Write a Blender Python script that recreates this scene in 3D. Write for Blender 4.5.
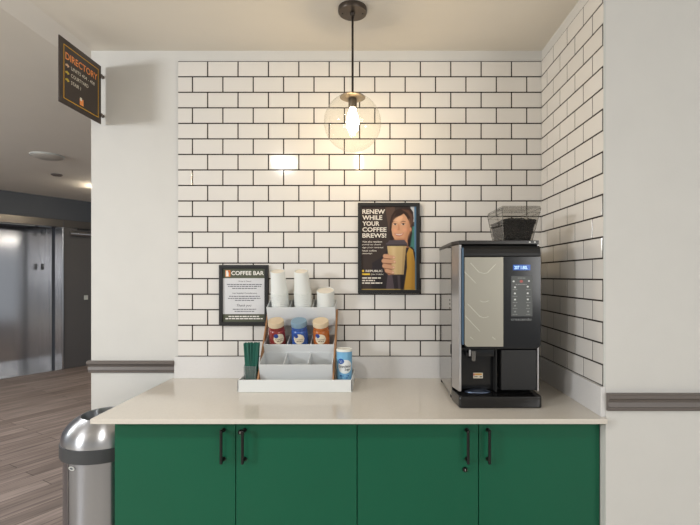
import bpy, bmesh, math, random
from mathutils import Vector, Matrix

# ------------------------------------------------------------------ clear
for o in list(bpy.data.objects):
    bpy.data.objects.remove(o, do_unlink=True)
scene = bpy.context.scene
COL = scene.collection
random.seed(7)
PI = math.pi

# ------------------------------------------------------------------ camera
F = 450.0                      # focal length in pixels of a 700 px wide frame
CAM_Y, CAM_Z = -2.31, 1.44
cd = bpy.data.cameras.new('camera')
cd.sensor_fit = 'HORIZONTAL'
cd.sensor_width = 36.0
cd.lens = F / 700.0 * 36.0
cd.shift_x = (350 - 376) / 700.0
cd.shift_y = (276 - 262.5) / 700.0
cd.clip_start = 0.05
cam = bpy.data.objects.new('camera', cd)
cam.location = (0, CAM_Y, CAM_Z)
cam.rotation_euler = (PI / 2, 0, 0)
COL.objects.link(cam)
scene.camera = cam

# ------------------------------------------------------------------ exposure
vs = scene.view_settings
vs.view_transform = 'Standard'
vs.look = 'None'
vs.exposure = -0.27
vs.gamma = 1.0
vs.use_curve_mapping = False

# ------------------------------------------------------------------ world: soft light of the open lobby behind the camera
w = bpy.data.worlds.new('world')
scene.world = w
w.use_nodes = True
bg = w.node_tree.nodes['Background']
bg.inputs[0].default_value = (0.90, 0.95, 1.0, 1)
bg.inputs[1].default_value = 0.5

# ------------------------------------------------------------------ large lights
def area_light(name, loc, target, sx, sy, power, color, spread=PI):
    l = bpy.data.lights.new(name, 'AREA')
    l.shape = 'RECTANGLE'
    l.size, l.size_y = sx, sy
    l.energy = power
    l.color = color
    l.spread = spread
    o = bpy.data.objects.new(name, l)
    o.location = loc
    o.rotation_euler = (Vector(target) - Vector(loc)).to_track_quat('-Z', 'Y').to_euler()
    COL.objects.link(o)
    return o

def spot_light(name, loc, target, power, color, angle, blend, radius):
    l = bpy.data.lights.new(name, 'SPOT')
    l.energy = power
    l.color = color
    l.spot_size = angle
    l.spot_blend = blend
    l.shadow_soft_size = radius
    o = bpy.data.objects.new(name, l)
    o.location = loc
    o.rotation_euler = (Vector(target) - Vector(loc)).to_track_quat('-Z', 'Y').to_euler()
    COL.objects.link(o)
    return o

# lobby window behind the camera on the left
area_light('window_and_fill_light', (-4.1, -3.3, 2.12), (-0.4, 0.0, 1.3), 0.7, 0.5, 108, (0.97, 0.985, 1.0))
# unseen fill light added behind the camera to brighten the right side
area_light('window_and_fill_light', (2.9, -4.6, 1.75), (1.0, -0.6, 1.2), 1.6, 1.3, 62, (1.0, 0.985, 0.96))
# recessed downlight in the lobby ceiling in front of the counter
spot_light('downlight', (-0.9, -2.1, 2.57), (-0.7, -1.7, 0.0), 105, (1.0, 0.97, 0.93), math.radians(160), 0.8, 0.11)

# fill spot added to brighten the dark corridor, outside the frame on the left
l = bpy.data.lights.new('corridor_fill_spot', 'SPOT')
l.energy, l.color, l.shadow_soft_size = 150, (0.97, 0.98, 1.0), 0.08
l.spot_size, l.spot_blend = math.radians(165), 0.5
o = bpy.data.objects.new('corridor_fill_spot', l)
o.location = (-3.3, 1.2, 2.6)
COL.objects.link(o)
# unseen fill point added to lift the corridor ceiling, outside the frame
l = bpy.data.lights.new('corridor_fill_point', 'POINT')
l.energy, l.color, l.shadow_soft_size = 70, (0.95, 0.98, 1.0), 0.15
o = bpy.data.objects.new('corridor_fill_point', l)
o.location = (-4.9, 0.2, 2.15)
COL.objects.link(o)

# ------------------------------------------------------------------ materials
def srgb(r, g, b):
    def f(c):
        c /= 255.0
        return c / 12.92 if c <= 0.04045 else ((c + 0.055) / 1.055) ** 2.4
    return (f(r), f(g), f(b), 1.0)

MATS = {}
def mat(name, col, rough=0.5, metal=0.0, noise=0.0, scale=20.0, bump=0.0, bump_scale=200.0, stretch=(1, 1, 1),
        spec=0.5, coat=0.0, emit=None, strength=0.0, rough_var=0.0):
    if name in MATS:
        return MATS[name]
    m = bpy.data.materials.new(name)
    m.use_nodes = True
    nt = m.node_tree
    b = nt.nodes['Principled BSDF']
    b.inputs['Base Color'].default_value = col
    b.inputs['Roughness'].default_value = rough
    b.inputs['Metallic'].default_value = metal
    b.inputs['Specular IOR Level'].default_value = spec
    b.inputs['Coat Weight'].default_value = coat
    if emit is not None:
        b.inputs['Emission Color'].default_value = emit
        b.inputs['Emission Strength'].default_value = strength
    if noise > 0 or bump > 0 or rough_var > 0:
        tc = nt.nodes.new('ShaderNodeTexCoord')
        mp = nt.nodes.new('ShaderNodeMapping')
        mp.inputs['Scale'].default_value = stretch
        nt.links.new(tc.outputs['Object'], mp.inputs['Vector'])
    if noise > 0 or rough_var > 0:
        n = nt.nodes.new('ShaderNodeTexNoise')
        n.inputs['Scale'].default_value = scale
        n.inputs['Detail'].default_value = 4
        nt.links.new(mp.outputs[0], n.inputs['Vector'])
        if noise > 0:
            r = nt.nodes.new('ShaderNodeValToRGB')
            lo = tuple(max(0, c * (1 - noise)) for c in col[:3]) + (1,)
            hi = tuple(min(1, c * (1 + noise)) for c in col[:3]) + (1,)
            r.color_ramp.elements[0].position = 0.3
            r.color_ramp.elements[1].position = 0.7
            r.color_ramp.elements[0].color = lo
            r.color_ramp.elements[1].color = hi
            nt.links.new(n.outputs['Fac'], r.inputs[0])
            nt.links.new(r.outputs[0], b.inputs['Base Color'])
        if rough_var > 0:
            mr = nt.nodes.new('ShaderNodeMapRange')
            mr.inputs['To Min'].default_value = max(0.02, rough - rough_var)
            mr.inputs['To Max'].default_value = rough + rough_var
            nt.links.new(n.outputs['Fac'], mr.inputs['Value'])
            nt.links.new(mr.outputs[0], b.inputs['Roughness'])
    if bump > 0:
        n2 = nt.nodes.new('ShaderNodeTexNoise')
        n2.inputs['Scale'].default_value = bump_scale
        n2.inputs['Detail'].default_value = 3
        nt.links.new(mp.outputs[0], n2.inputs['Vector'])
        bp = nt.nodes.new('ShaderNodeBump')
        bp.inputs['Strength'].default_value = bump
        bp.inputs['Distance'].default_value = 0.002
        nt.links.new(n2.outputs['Fac'], bp.inputs['Height'])
        nt.links.new(bp.outputs[0], b.inputs['Normal'])
    MATS[name] = m
    return m

def clear_mat(name, tint, rough=0.02, edge=0.35, body=0.0, body_col=(0.5, 0.5, 0.5, 1)):
    """thin clear sheet: transparent with a glossy film that grows towards grazing angles"""
    m = bpy.data.materials.new(name)
    m.use_nodes = True
    nt = m.node_tree
    nt.nodes.remove(nt.nodes['Principled BSDF'])
    out = nt.nodes['Material Output']
    tr = nt.nodes.new('ShaderNodeBsdfTransparent')
    tr.inputs[0].default_value = tint
    gl = nt.nodes.new('ShaderNodeBsdfGlossy')
    gl.inputs['Roughness'].default_value = rough
    lw = nt.nodes.new('ShaderNodeLayerWeight')
    lw.inputs['Blend'].default_value = 0.5
    pw = nt.nodes.new('ShaderNodeMath')
    pw.operation = 'POWER'
    pw.inputs[1].default_value = 4.0
    sc_ = nt.nodes.new('ShaderNodeMath')
    sc_.operation = 'MULTIPLY_ADD'
    sc_.inputs[1].default_value = edge
    sc_.inputs[2].default_value = 0.03
    nt.links.new(lw.outputs['Facing'], pw.inputs[0])
    nt.links.new(pw.outputs[0], sc_.inputs[0])
    mx = nt.nodes.new('ShaderNodeMixShader')
    nt.links.new(sc_.outputs[0], mx.inputs[0])
    base = tr
    if body > 0:
        df = nt.nodes.new('ShaderNodeBsdfDiffuse')
        df.inputs[0].default_value = body_col
        m2 = nt.nodes.new('ShaderNodeMixShader')
        m2.inputs[0].default_value = body
        nt.links.new(tr.outputs[0], m2.inputs[1])
        nt.links.new(df.outputs[0], m2.inputs[2])
        base = m2
    nt.links.new(base.outputs[0], mx.inputs[1])
    nt.links.new(gl.outputs[0], mx.inputs[2])
    nt.links.new(mx.outputs[0], out.inputs[0])
    MATS[name] = m
    return m

def plank_mat():
    m = bpy.data.materials.new('wood_plank_floor')
    m.use_nodes = True
    nt = m.node_tree
    b = nt.nodes['Principled BSDF']
    tc = nt.nodes.new('ShaderNodeTexCoord')
    mp = nt.nodes.new('ShaderNodeMapping')
    mp.inputs['Rotation'].default_value = (0, 0, -math.atan2(0.862, 0.506))
    nt.links.new(tc.outputs['Object'], mp.inputs[0])
    br = nt.nodes.new('ShaderNodeTexBrick')
    br.offset = 0.37
    br.inputs['Scale'].default_value = 1.0
    br.inputs['Brick Width'].default_value = 1.2
    br.inputs['Row Height'].default_value = 0.13
    br.inputs['Mortar Size'].default_value = 0.0025
    br.inputs['Bias'].default_value = 0.0
    br.inputs['Color1'].default_value = srgb(134, 119, 111)
    br.inputs['Color2'].default_value = srgb(168, 152, 143)
    br.inputs['Mortar'].default_value = srgb(62, 50, 45)
    nt.links.new(mp.outputs[0], br.inputs['Vector'])
    m2 = nt.nodes.new('ShaderNodeMapping')
    m2.inputs['Scale'].default_value = (1.2, 22, 1)
    nt.links.new(mp.outputs[0], m2.inputs[0])
    n = nt.nodes.new('ShaderNodeTexNoise')
    n.inputs['Scale'].default_value = 1.6
    n.inputs['Detail'].default_value = 6
    nt.links.new(m2.outputs[0], n.inputs['Vector'])
    r = nt.nodes.new('ShaderNodeValToRGB')
    r.color_ramp.elements[0].position = 0.32
    r.color_ramp.elements[1].position = 0.68
    r.color_ramp.elements[0].color = (0.34, 0.32, 0.32, 1)
    r.color_ramp.elements[1].color = (1.0, 1.0, 1.0, 1)
    nt.links.new(n.outputs['Fac'], r.inputs[0])
    mx = nt.nodes.new('ShaderNodeMix')
    mx.data_type = 'RGBA'
    mx.blend_type = 'MULTIPLY'
    mx.inputs['Factor'].default_value = 0.85
    nt.links.new(br.outputs['Color'], mx.inputs['A'])
    nt.links.new(r.outputs[0], mx.inputs['B'])
    nt.links.new(mx.outputs['Result'], b.inputs['Base Color'])
    b.inputs['Roughness'].default_value = 0.55
    MATS[m.name] = m
    return m

M_paint = mat('painted_drywall', srgb(207, 206, 202), 0.7, noise=0.015, scale=6, bump=0.25, bump_scale=160)
M_ceil = mat('ceiling_paint', srgb(222, 217, 208), 0.85, noise=0.01, scale=5, bump=0.08, bump_scale=120)
M_tile = mat('glazed_white_tile', srgb(219, 216, 211), 0.09, bump=0.05, bump_scale=18, coat=0.0)
M_grout = mat('dark_grout', srgb(40, 33, 29), 0.95)
M_quartz = mat('cream_quartz', srgb(208, 202, 192), 0.13, noise=0.03, scale=160)
M_splash = mat('white_quartz_upstand', srgb(214, 213, 212), 0.2, noise=0.015, scale=120)
M_green = mat('green_laminate', srgb(12, 87, 62), 0.42, noise=0.02, scale=3, spec=0.3)
M_green_dk = mat('dark_green_carcass', srgb(14, 50, 38), 0.5)
M_filler = mat('pale_filler', srgb(196, 198, 194), 0.5)
M_black = mat('black_metal', srgb(18, 18, 18), 0.35, metal=0.3)
M_chrome = mat('chrome', srgb(220, 220, 222), 0.12, metal=1.0)
M_rail = mat('taupe_grey_paint', srgb(100, 93, 89), 0.45)
M_char = mat('charcoal_paint', srgb(70, 75, 83), 0.6)
M_chardoor = mat('dark_grey_door', srgb(84, 82, 82), 0.4)
M_steel = mat('brushed_steel', srgb(200, 201, 204), 0.22, metal=1.0, noise=0.10, scale=14, stretch=(1, 1, 0.03), rough_var=0.06)
M_steel_h = mat('elevator_steel', srgb(205, 205, 208), 0.16, metal=1.0, noise=0.02, scale=9, stretch=(1, 1, 0.05))
M_steel_h.node_tree.nodes['Principled BSDF'].inputs['Anisotropic'].default_value = 0.75
M_bronze = mat('dull_steel', srgb(96, 92, 88), 0.35, metal=0.9)
M_dark = mat('matte_near_black', srgb(14, 14, 15), 0.7)  # near-black for slots, feet, latch and liner
M_plank = plank_mat()

# ------------------------------------------------------------------ mesh builder
def world_of(o):
    if o.parent is None:
        return o.matrix_basis.copy()
    return world_of(o.parent) @ o.matrix_parent_inverse @ o.matrix_basis

class MB:
    def __init__(self):
        self.bm = bmesh.new()
        self.mats = []
        self.cur = 0

    def use(self, m):
        if m not in self.mats:
            self.mats.append(m)
        self.cur = self.mats.index(m)
        return self

    def _mark(self, faces):
        for f in faces:
            f.material_index = self.cur

    def box(self, x0, x1, y0, y1, z0, z1, bevel=0.0, seg=2, M=None):
        t = bmesh.new()
        vs_ = [t.verts.new((x, y, z)) for x in (x0, x1) for y in (y0, y1) for z in (z0, z1)]
        for idx in ((0, 1, 3, 2), (4, 6, 7, 5), (0, 4, 5, 1), (2, 3, 7, 6), (0, 2, 6, 4), (1, 5, 7, 3)):
            t.faces.new([vs_[i] for i in idx])
        bmesh.ops.recalc_face_normals(t, faces=t.faces)
        if bevel > 0:
            bmesh.ops.bevel(t, geom=list(t.edges), offset=bevel, segments=seg, affect='EDGES', profile=0.5)
        return self._merge(t, M)

    def _merge(self, t, M=None):
        mp = {}
        for v in t.verts:
            mp[v] = self.bm.verts.new(M @ v.co if M is not None else v.co)
        for f in t.faces:
            try:
                nf = self.bm.faces.new([mp[v] for v in f.verts])
                nf.material_index = self.cur
            except ValueError:
                pass
        t.free()
        return self

    def prism(self, pts, ext, M=None, bevel=0.0, seg=2):
        """polygon pts (3-D) extruded by the vector ext"""
        t = bmesh.new()
        a = [t.verts.new(p) for p in pts]
        e = Vector(ext)
        b = [t.verts.new(Vector(p) + e) for p in pts]
        n = len(a)
        t.faces.new(a)
        t.faces.new(b[::-1])
        for i in range(n):
            t.faces.new((a[i], b[i], b[(i + 1) % n], a[(i + 1) % n]))
        bmesh.ops.recalc_face_normals(t, faces=t.faces)
        if bevel > 0:
            bmesh.ops.bevel(t, geom=list(t.edges), offset=bevel, segments=seg, affect='EDGES', profile=0.5)
        return self._merge(t, M)

    def lathe(self, prof, loc=(0, 0, 0), seg=40, M=None, cap=True):
        """profile [(r, z)...] turned about local z"""
        t = bmesh.new()
        rings = []
        for r, z in prof:
            if r < 1e-6:
                rings.append([t.verts.new((0, 0, z))])
            else:
                rings.append([t.verts.new((r * math.cos(2 * PI * i / seg), r * math.sin(2 * PI * i / seg), z)) for i in range(seg)])
        for a, b in zip(rings, rings[1:]):
            for i in range(seg):
                j = (i + 1) % seg
                if len(a) == 1 and len(b) == 1:
                    continue
                if len(a) == 1:
                    t.faces.new((a[0], b[i], b[j]))
                elif len(b) == 1:
                    t.faces.new((a[i], b[0], a[j]))
                else:
                    t.faces.new((a[i], b[i], b[j], a[j]))
        if cap:
            for rg in (rings[0], rings[-1]):
                if len(rg) > 2:
                    t.faces.new(rg)
        bmesh.ops.recalc_face_normals(t, faces=t.faces)
        MM = Matrix.Translation(loc) @ (M if M is not None else Matrix.Identity(4))
        return self._merge(t, MM)

    def cyl(self, p0, p1, r, seg=16, r1=None):
        p0, p1 = Vector(p0), Vector(p1)
        d = p1 - p0
        q = d.to_track_quat('Z', 'Y').to_matrix().to_4x4()
        return self.lathe([(r, 0), (r if r1 is None else r1, d.length)], seg=seg, M=Matrix.Translation(p0) @ q)

    def sphere(self, c, rx, ry=None, rz=None, seg=12, rings=8, M=None):
        ry = rx if ry is None else ry
        rz = rx if rz is None else rz
        t = bmesh.new()
        bmesh.ops.create_uvsphere(t, u_segments=seg, v_segments=rings, radius=1)
        MM = Matrix.Translation(c) @ (M if M is not None else Matrix.Identity(4)) @ Matrix.Diagonal((rx, ry, rz, 1))
        return self._merge(t, MM)

    def poly(self, pts):
        v = [self.bm.verts.new(p) for p in pts]
        f = self.bm.faces.new(v)
        f.material_index = self.cur
        return self

    def flat(self, mapf, pts):
        """a filled outline (may be concave) on the surface that mapf(u, v) describes"""
        t = bmesh.new()
        v = [t.verts.new((p[0], p[1], 0)) for p in pts]
        f = t.faces.new(v)
        bmesh.ops.triangulate(t, faces=[f])
        mp = {q: self.bm.verts.new(mapf(q.co.x, q.co.y)) for q in t.verts}
        for f in t.faces:
            nf = self.bm.faces.new([mp[q] for q in f.verts])
            nf.material_index = self.cur
        t.free()
        return self

    def text(self, body, mapf, u0, u1, v0, v1, bold=0.0, shear=0.0, sub=0):
        """lettering fitted to the rectangle u0..u1, v0..v1 of a surface"""
        c = bpy.data.curves.new('lettering', 'FONT')
        c.body = body
        c.size = 1.0
        c.offset = bold
        c.shear = shear
        c.resolution_u = 3
        o = bpy.data.objects.new('lettering', c)
        COL.objects.link(o)
        bpy.context.view_layer.update()
        me = bpy.data.meshes.new_from_object(o.evaluated_get(bpy.context.evaluated_depsgraph_get()))
        xs = [v.co.x for v in me.vertices]
        ys = [v.co.y for v in me.vertices]
        a0, a1, b0, b1 = min(xs), max(xs), min(ys), max(ys)
        t = bmesh.new()
        t.from_mesh(me)
        mp = {}
        for v in t.verts:
            u = u0 + (v.co.x - a0) / (a1 - a0) * (u1 - u0)
            vv = v0 + (v.co.y - b0) / (b1 - b0) * (v1 - v0)
            mp[v] = self.bm.verts.new(mapf(u, vv))
        for f in t.faces:
            try:
                nf = self.bm.faces.new([mp[v] for v in f.verts])
                nf.material_index = self.cur
            except ValueError:
                pass
        t.free()
        bpy.data.objects.remove(o, do_unlink=True)
        bpy.data.curves.remove(c)
        bpy.data.meshes.remove(me)
        return self

    def words(self, mapf, u0, u1, v0, v1, seed=0):
        """a line of print too small to read: word-long strokes"""
        rnd = random.Random(seed)
        n = abs(v1 - v0)
        u = u0
        s = 1 if u1 > u0 else -1
        while (u1 - u) * s > n * 0.6:
            l = n * rnd.uniform(1.6, 4.2)
            e = u + s * l
            if (u1 - e) * s < n:
                e = u1
            lo = v0 + (v1 - v0) * rnd.uniform(0.0, 0.12)
            self.poly([mapf(u, lo), mapf(e, lo), mapf(e, v1), mapf(u, v1)])
            u = e + s * n * 0.55
        return self

    def build(self, name, material=None, parent=None, smooth=35):
        me = bpy.data.meshes.new(name)
        self.bm.to_mesh(me)
        self.bm.free()
        if not self.mats:
            me.materials.append(material)
        else:
            for m in self.mats:
                me.materials.append(m)
        if smooth:
            me.polygons.foreach_set('use_smooth', [True] * len(me.polygons))
            me.set_sharp_from_angle(angle=math.radians(smooth))
        o = bpy.data.objects.new(name, me)
        COL.objects.link(o)
        if smooth:
            wn = o.modifiers.new('weighted_normals', 'WEIGHTED_NORMAL')
            wn.keep_sharp = True
            wn.weight = 100
        if parent is not None:
            o.parent = parent
            M = world_of(parent)
            o.matrix_parent_inverse = M.inverted()
        return o

def tag(o, label, cat, group=None, kind=None):
    o['label'] = label
    o['category'] = cat
    if group:
        o['group'] = group
    if kind:
        o['kind'] = kind
    return o

def thing(name, loc, label, cat, group=None):
    o = bpy.data.objects.new(name, None)
    o.empty_display_size = 0.05
    o.location = loc
    COL.objects.link(o)
    return tag(o, label, cat, group)

def struct(o):
    o['kind'] = 'structure'
    return o

def dup(root, M=None, label=None, group=None):
    """copy of a thing with copies of its parts and sub-parts"""
    r = root.copy()
    COL.objects.link(r)
    if M is not None:
        r.matrix_basis = M
    if label:
        r['label'] = label
    if group:
        r['group'] = group
    for ch in root.children:
        c = ch.copy()
        COL.objects.link(c)
        c.parent = r
        for g in ch.children:
            d = g.copy()
            COL.objects.link(d)
            d.parent = c
    return r

def Y(Z):                       # distance from the camera plane -> world y
    return Z + CAM_Y

# ================================================================== SETTING
WALL_Y = 0.008                  # painted plaster of the back wall; the tile faces stand at y = 0
SIDE_X = 0.854                  # plaster of the alcove's right side; tile faces at x = 0.846
CEIL, CEIL_C = 2.60, 2.635
CORNER_X = -1.467
FRONT_Y = Y(1.673)
CT = 0.917                      # counter top height

m = MB()
m.prism([(-9, -0.6, -0.05), (-1.2, -0.6, -0.05), (-1.2, 0.2, -0.05), (4, 0.2, -0.05), (4, 10, -0.05), (-9, 10, -0.05)], (0, 0, 0.05))
struct(m.build('floor', M_plank, smooth=0))
m = MB()
m.prism([(-9, -7, -0.05), (4, -7, -0.05), (4, 0.2, -0.05), (-1.2, 0.2, -0.05), (-1.2, -0.6, -0.05), (-9, -0.6, -0.05)], (0, 0, 0.05))
struct(m.build('lobby_floor', mat('pale_bounce_floor', srgb(214, 206, 194), 0.4, noise=0.04, scale=4), smooth=0))  # unseen floor, made pale to bounce light up onto the ceiling
m = MB()
prof = [(-1.46, CEIL), (4.0, CEIL), (4.0, CEIL + 0.2), (-9, CEIL + 0.2), (-9, CEIL_C), (-1.67, CEIL_C)]
m.prism([(x, -7, z) for x, z in prof], (0, 17, 0))
struct(m.build('ceiling', M_ceil, smooth=0))

wb = struct(MB().box(CORNER_X, SIDE_X + 0.2, WALL_Y, 0.25, 0, CEIL + 0.06).build('wall_back', M_paint, smooth=0))
wr = struct(MB().box(SIDE_X, 3.2, FRONT_Y, WALL_Y - 0.0005, 0, CEIL).build('wall_right', M_paint, smooth=0))

# --- running-bond tiles, every tile bevelled; one mesh per wall face
P, PV = 0.15605, 0.07975
TZ0, ROWS = 1.0277, 19
def tile_rows(m, length, first_offsets, place):
    """place(u0, u1, z0, z1): build one tile"""
    for r in range(ROWS):
        z0 = TZ0 + r * PV + 0.0031
        z1 = TZ0 + (r + 1) * PV - 0.0031
        u = -first_offsets[r % 2]
        while u < length - 0.004:
            a, b = max(u + 0.0030, 0.0), min(u + P - 0.0030, length)
            if b - a > 0.006:
                place(a, b, z0, z1)
            u += P

m = MB()
L_X, R_X = -1.0165, 0.8485
def put_back(a, b, z0, z1):
    t = random.uniform(-1, 1) * 0.0004
    m.box(L_X + a, L_X + b, 0.0 + t * 0.3, WALL_Y, z0, z1, bevel=0.0009, seg=1)
# bottom course starts with a whole tile at the left end
tile_rows(m, R_X - L_X, (0.0040, P / 2 + 0.0040), put_back)
m.build('tile_surface', M_tile, wb, smooth=0)
MB().box(L_X, R_X, 0.0016, WALL_Y, TZ0, TZ0 + ROWS * PV).build('grout_bed', M_grout, wb, smooth=0)

m = MB()
S_LEN = 0.0 - FRONT_Y
def put_side(a, b, z0, z1):
    m.box(0.8478, SIDE_X, -b, -a, z0, z1, bevel=0.0009, seg=1)
tile_rows(m, S_LEN - 0.004, (0.0, P / 2), put_side)
m.build('tile_surface', M_tile, wr, smooth=0)
MB().box(0.8494, SIDE_X, FRONT_Y + 0.004, 0, TZ0, TZ0 + ROWS * PV).build('grout_bed', M_grout, wr, smooth=0)
MB().box(0.8465, SIDE_X, FRONT_Y, FRONT_Y + 0.0038, TZ0, CEIL).build('edge_trim', M_filler, wr, smooth=0)

# --- chair rails
def rail_profile(z0, z1, d):
    h = z1 - z0
    return [(0, z0), (-0.35 * d, z0), (-0.42 * d, z0 + 0.10 * h), (-0.42 * d, z0 + 0.2 * h), (-0.62 * d, z0 + 0.26 * h), (-0.55 * d, z0 + 0.36 * h),
            (-0.45 * d, z0 + 0.5 * h), (-0.6 * d, z0 + 0.66 * h), (-0.95 * d, z0 + 0.76 * h), (-d, z0 + 0.8 * h), (-d, z0 + 0.92 * h), (-0.8 * d, z1), (0, z1)]
m = MB()
m.prism([(CORNER_X - 0.008, WALL_Y + y, z) for y, z in rail_profile(0.944, 1.005, 0.03)], (L_X - 0.0145 - CORNER_X + 0.008, 0, 0))
m.prism([(CORNER_X + y * 0.6, WALL_Y - 0.004, z) for y, z in rail_profile(0.944, 1.005, 0.03)], (0, 0.26, 0))
struct(m.build('trim_1', M_rail, smooth=30))
m = MB()
m.prism([(SIDE_X + 0.002, FRONT_Y + y, z) for y, z in rail_profile(0.941, 1.006, 0.03)], (2.3, 0, 0))
struct(m.build('trim_2', M_rail, smooth=30))

# ================================================================== ELEVATOR CORRIDOR
EO = Vector((-5.21, Y(6.23), 0))
EU = Vector((0.506, 0.862, 0)).normalized()
EN = Vector((EU.y, -EU.x, 0))
EM = Matrix((( EU.x, EN.x, 0, EO.x), (EU.y, EN.y, 0, EO.y), (0, 0, 1, 0), (0, 0, 0, 1)))   # local x along the wall, y out of it
OPEN_L, OPEN_R, HEAD, DEEP = -0.55, 0.775, 2.19, 0.72
m = MB()
m.box(-4.5, OPEN_L - 0.02, -0.9, 0, 0, CEIL_C + 0.02, M=EM)
m.box(OPEN_L - 0.02, 3.6, -0.9, 0, HEAD + 0.115, CEIL_C + 0.02, M=EM)
m.box(OPEN_R + 0.022, 0.808, -0.9, 0, 0, HEAD + 0.115, M=EM)
m.box(1.80, 3.6, -0.9, 0, 0, HEAD + 0.115, M=EM)
struct(m.build('wall_corridor', M_char, smooth=0))

el = thing('elevator', EM @ Vector((0.1, -0.3, 0)), 'stainless steel elevator entrance with deep jambs and closed doors at corridor end', 'elevator')
m = MB()
m.box(OPEN_L, 0.1125, -DEEP - 0.03, -DEEP, 0.004, HEAD + 0.05, M=EM)
m.build('door', M_steel_h, el)
m = MB()
m.box(0.1145, OPEN_R, -DEEP - 0.03, -DEEP, 0.004, HEAD + 0.05, M=EM)
m.build('door', M_steel_h, el)
m = MB()
m.box(OPEN_R, OPEN_R + 0.05, -DEEP - 0.03, -0.457, 0, HEAD + 0.06, M=EM, bevel=0.003)
jb = m.build('jamb', M_steel, el)
def jmap(u, v):
    return EM @ Vector((OPEN_R - 0.0008, u, v))
m = MB().use(M_black)
m.flat(jmap, [(-0.66, 1.54), (-0.55, 1.54), (-0.55, 1.635), (-0.66, 1.635)])
m.use(M_filler)
m.flat(lambda u, v: EM @ Vector((OPEN_R - 0.0014, u, v)), [(-0.59, 1.585), (-0.565, 1.585), (-0.565, 1.625), (-0.59, 1.625)])
m.build('braille_plate', None, jb)
m = MB()
m.text('50', lambda u, v: EM @ Vector((OPEN_R - 0.001, u, v)), -0.655, -0.53, 2.09, 2.15)
m.build('floor_number', M_black, jb)
m = MB()
m.box(OPEN_R, OPEN_R + 0.05, -0.457, -0.316, 0, HEAD + 0.06, M=EM, bevel=0.004)
m.build('inner_casing', M_steel, el)
m = MB()
m.box(OPEN_R + 0.03, OPEN_R + 0.05, -0.316, -0.206, 0, HEAD + 0.06, M=EM)
m.build('shutter_track', M_dark, el)
m = MB()
m.box(OPEN_R, OPEN_R + 0.021, -0.206, 0.012, 0, HEAD, M=EM, bevel=0.003)
m.build('outer_casing', M_steel, el)
m = MB()
m.box(OPEN_L - 0.02, OPEN_L, -DEEP, 0.012, 0, HEAD, M=EM)
m.build('jamb', M_steel, el)
m = MB()
m.box(OPEN_L - 0.02, OPEN_R + 0.021, -0.10, 0.012, HEAD, HEAD + 0.112, M=EM, bevel=0.003)
m.build('header', M_bronze, el)
m = MB()
m.box(OPEN_L, OPEN_R + 0.05, -DEEP, -0.10, HEAD + 0.06, HEAD + 0.10, M=EM)
m.build('soffit', M_char, el)
m = MB()
m.box(OPEN_L, OPEN_R - 0.001, -DEEP + 0.001, 0.0, 0.0, 0.012, M=EM)
m.build('sill', M_steel, el)

d1 = struct(MB().box(0.811, 1.798, -0.06, -0.015, 0.006, HEAD, M=EM).build('door_1', M_chardoor))
MB().box(0.81, 1.80, -0.07, -0.001, HEAD + 0.002, HEAD + 0.114, M=EM).build('door_frame', M_bronze, d1)
m = MB()
m.use(M_chrome)
m.cyl(EM @ Vector((0.875, 0.03, 2.10)), EM @ Vector((1.165, 0.03, 2.10)), 0.036, 20)
m.use(M_filler)
m.box(0.90, 1.14, -0.015, 0.03, 2.07, 2.13, M=EM)
m.use(M_black)
m.box(1.0, 1.5, 0.0, 0.03, 2.172, 2.188, M=EM)
m.build('door_closer', None, d1)
MB().box(1.10, 1.155, -0.015, 0.006, 1.06, 1.13, M=EM, bevel=0.004).build('card_reader', M_filler, d1)

# ceiling fixtures in the corridor
def ceiling_disc(name, x, y, r, h, label, cat, material):
    t = thing(name, (x, y, CEIL_C), label, cat)
    MB().lathe([(r * 1.0, 0), (r * 1.0, -h * 0.35), (r * 0.94, -h * 0.4)], (x, y, CEIL_C), 40).build('rim', M_rail if cat != 'lamp' else M_filler, t)
    MB().lathe([(r * 0.93, -h * 0.3), (r * 0.9, -h * 0.55), (r * 0.7, -h * 0.85), (r * 0.4, -h * 0.97), (0, -h)], (x, y, CEIL_C), 40).build('cover', material, t)
    return t
Zf = (CEIL_C - CAM_Z) * F / 120.5
ceiling_disc('ceiling_light', (47.5 - 376) * Zf / F, Y(Zf), 0.145, 0.035, 'unlit round flush lamp on the corridor ceiling', 'lamp', mat('frosted_cover', srgb(190, 186, 178), 0.4))
Zf = (CEIL_C - CAM_Z) * F / 101.5
ceiling_disc('smoke_detector', (57.0 - 376) * Zf / F, Y(Zf), 0.06, 0.022, 'small round detector on the corridor ceiling nearer the elevator', 'detector', M_rail)

# corridor lamp hidden round the corner, close under the ceiling; its glow shows on the ceiling
t = thing('ceiling_light', (-3.62, 3.72, CEIL_C), 'lit flush lamp on the corridor ceiling just behind the white wall', 'lamp')
MB().lathe([(0.15, 0), (0.15, -0.012), (0.14, -0.014)], (-3.62, 3.72, CEIL_C), 32).build('rim', M_filler, t)
MB().lathe([(0.138, -0.014), (0.13, -0.05), (0.08, -0.08), (0, -0.09)], (-3.62, 3.72, CEIL_C), 32).build(
    'cover', mat('lit_cover', (1, 1, 1, 1), 0.5, emit=(1.0, 0.86, 0.66, 1), strength=75.0), t)

t = thing('linear_ceiling_light', (3.6, 3.2, CEIL_C), 'lit linear fixture on the corridor ceiling mirrored in the elevator doors', 'lamp')
MB().box(3.50, 3.70, 2.5, 3.9, CEIL_C - 0.03, CEIL_C - 0.0003, bevel=0.003).build('housing', M_filler, t)
MB().box(3.515, 3.685, 2.52, 3.88, CEIL_C - 0.075, CEIL_C - 0.0303, bevel=0.012).build('diffuser', mat('lit_diffuser', (1, 1, 1, 1), 0.5, emit=(1.0, 0.93, 0.82, 1), strength=28.0), t)

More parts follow.
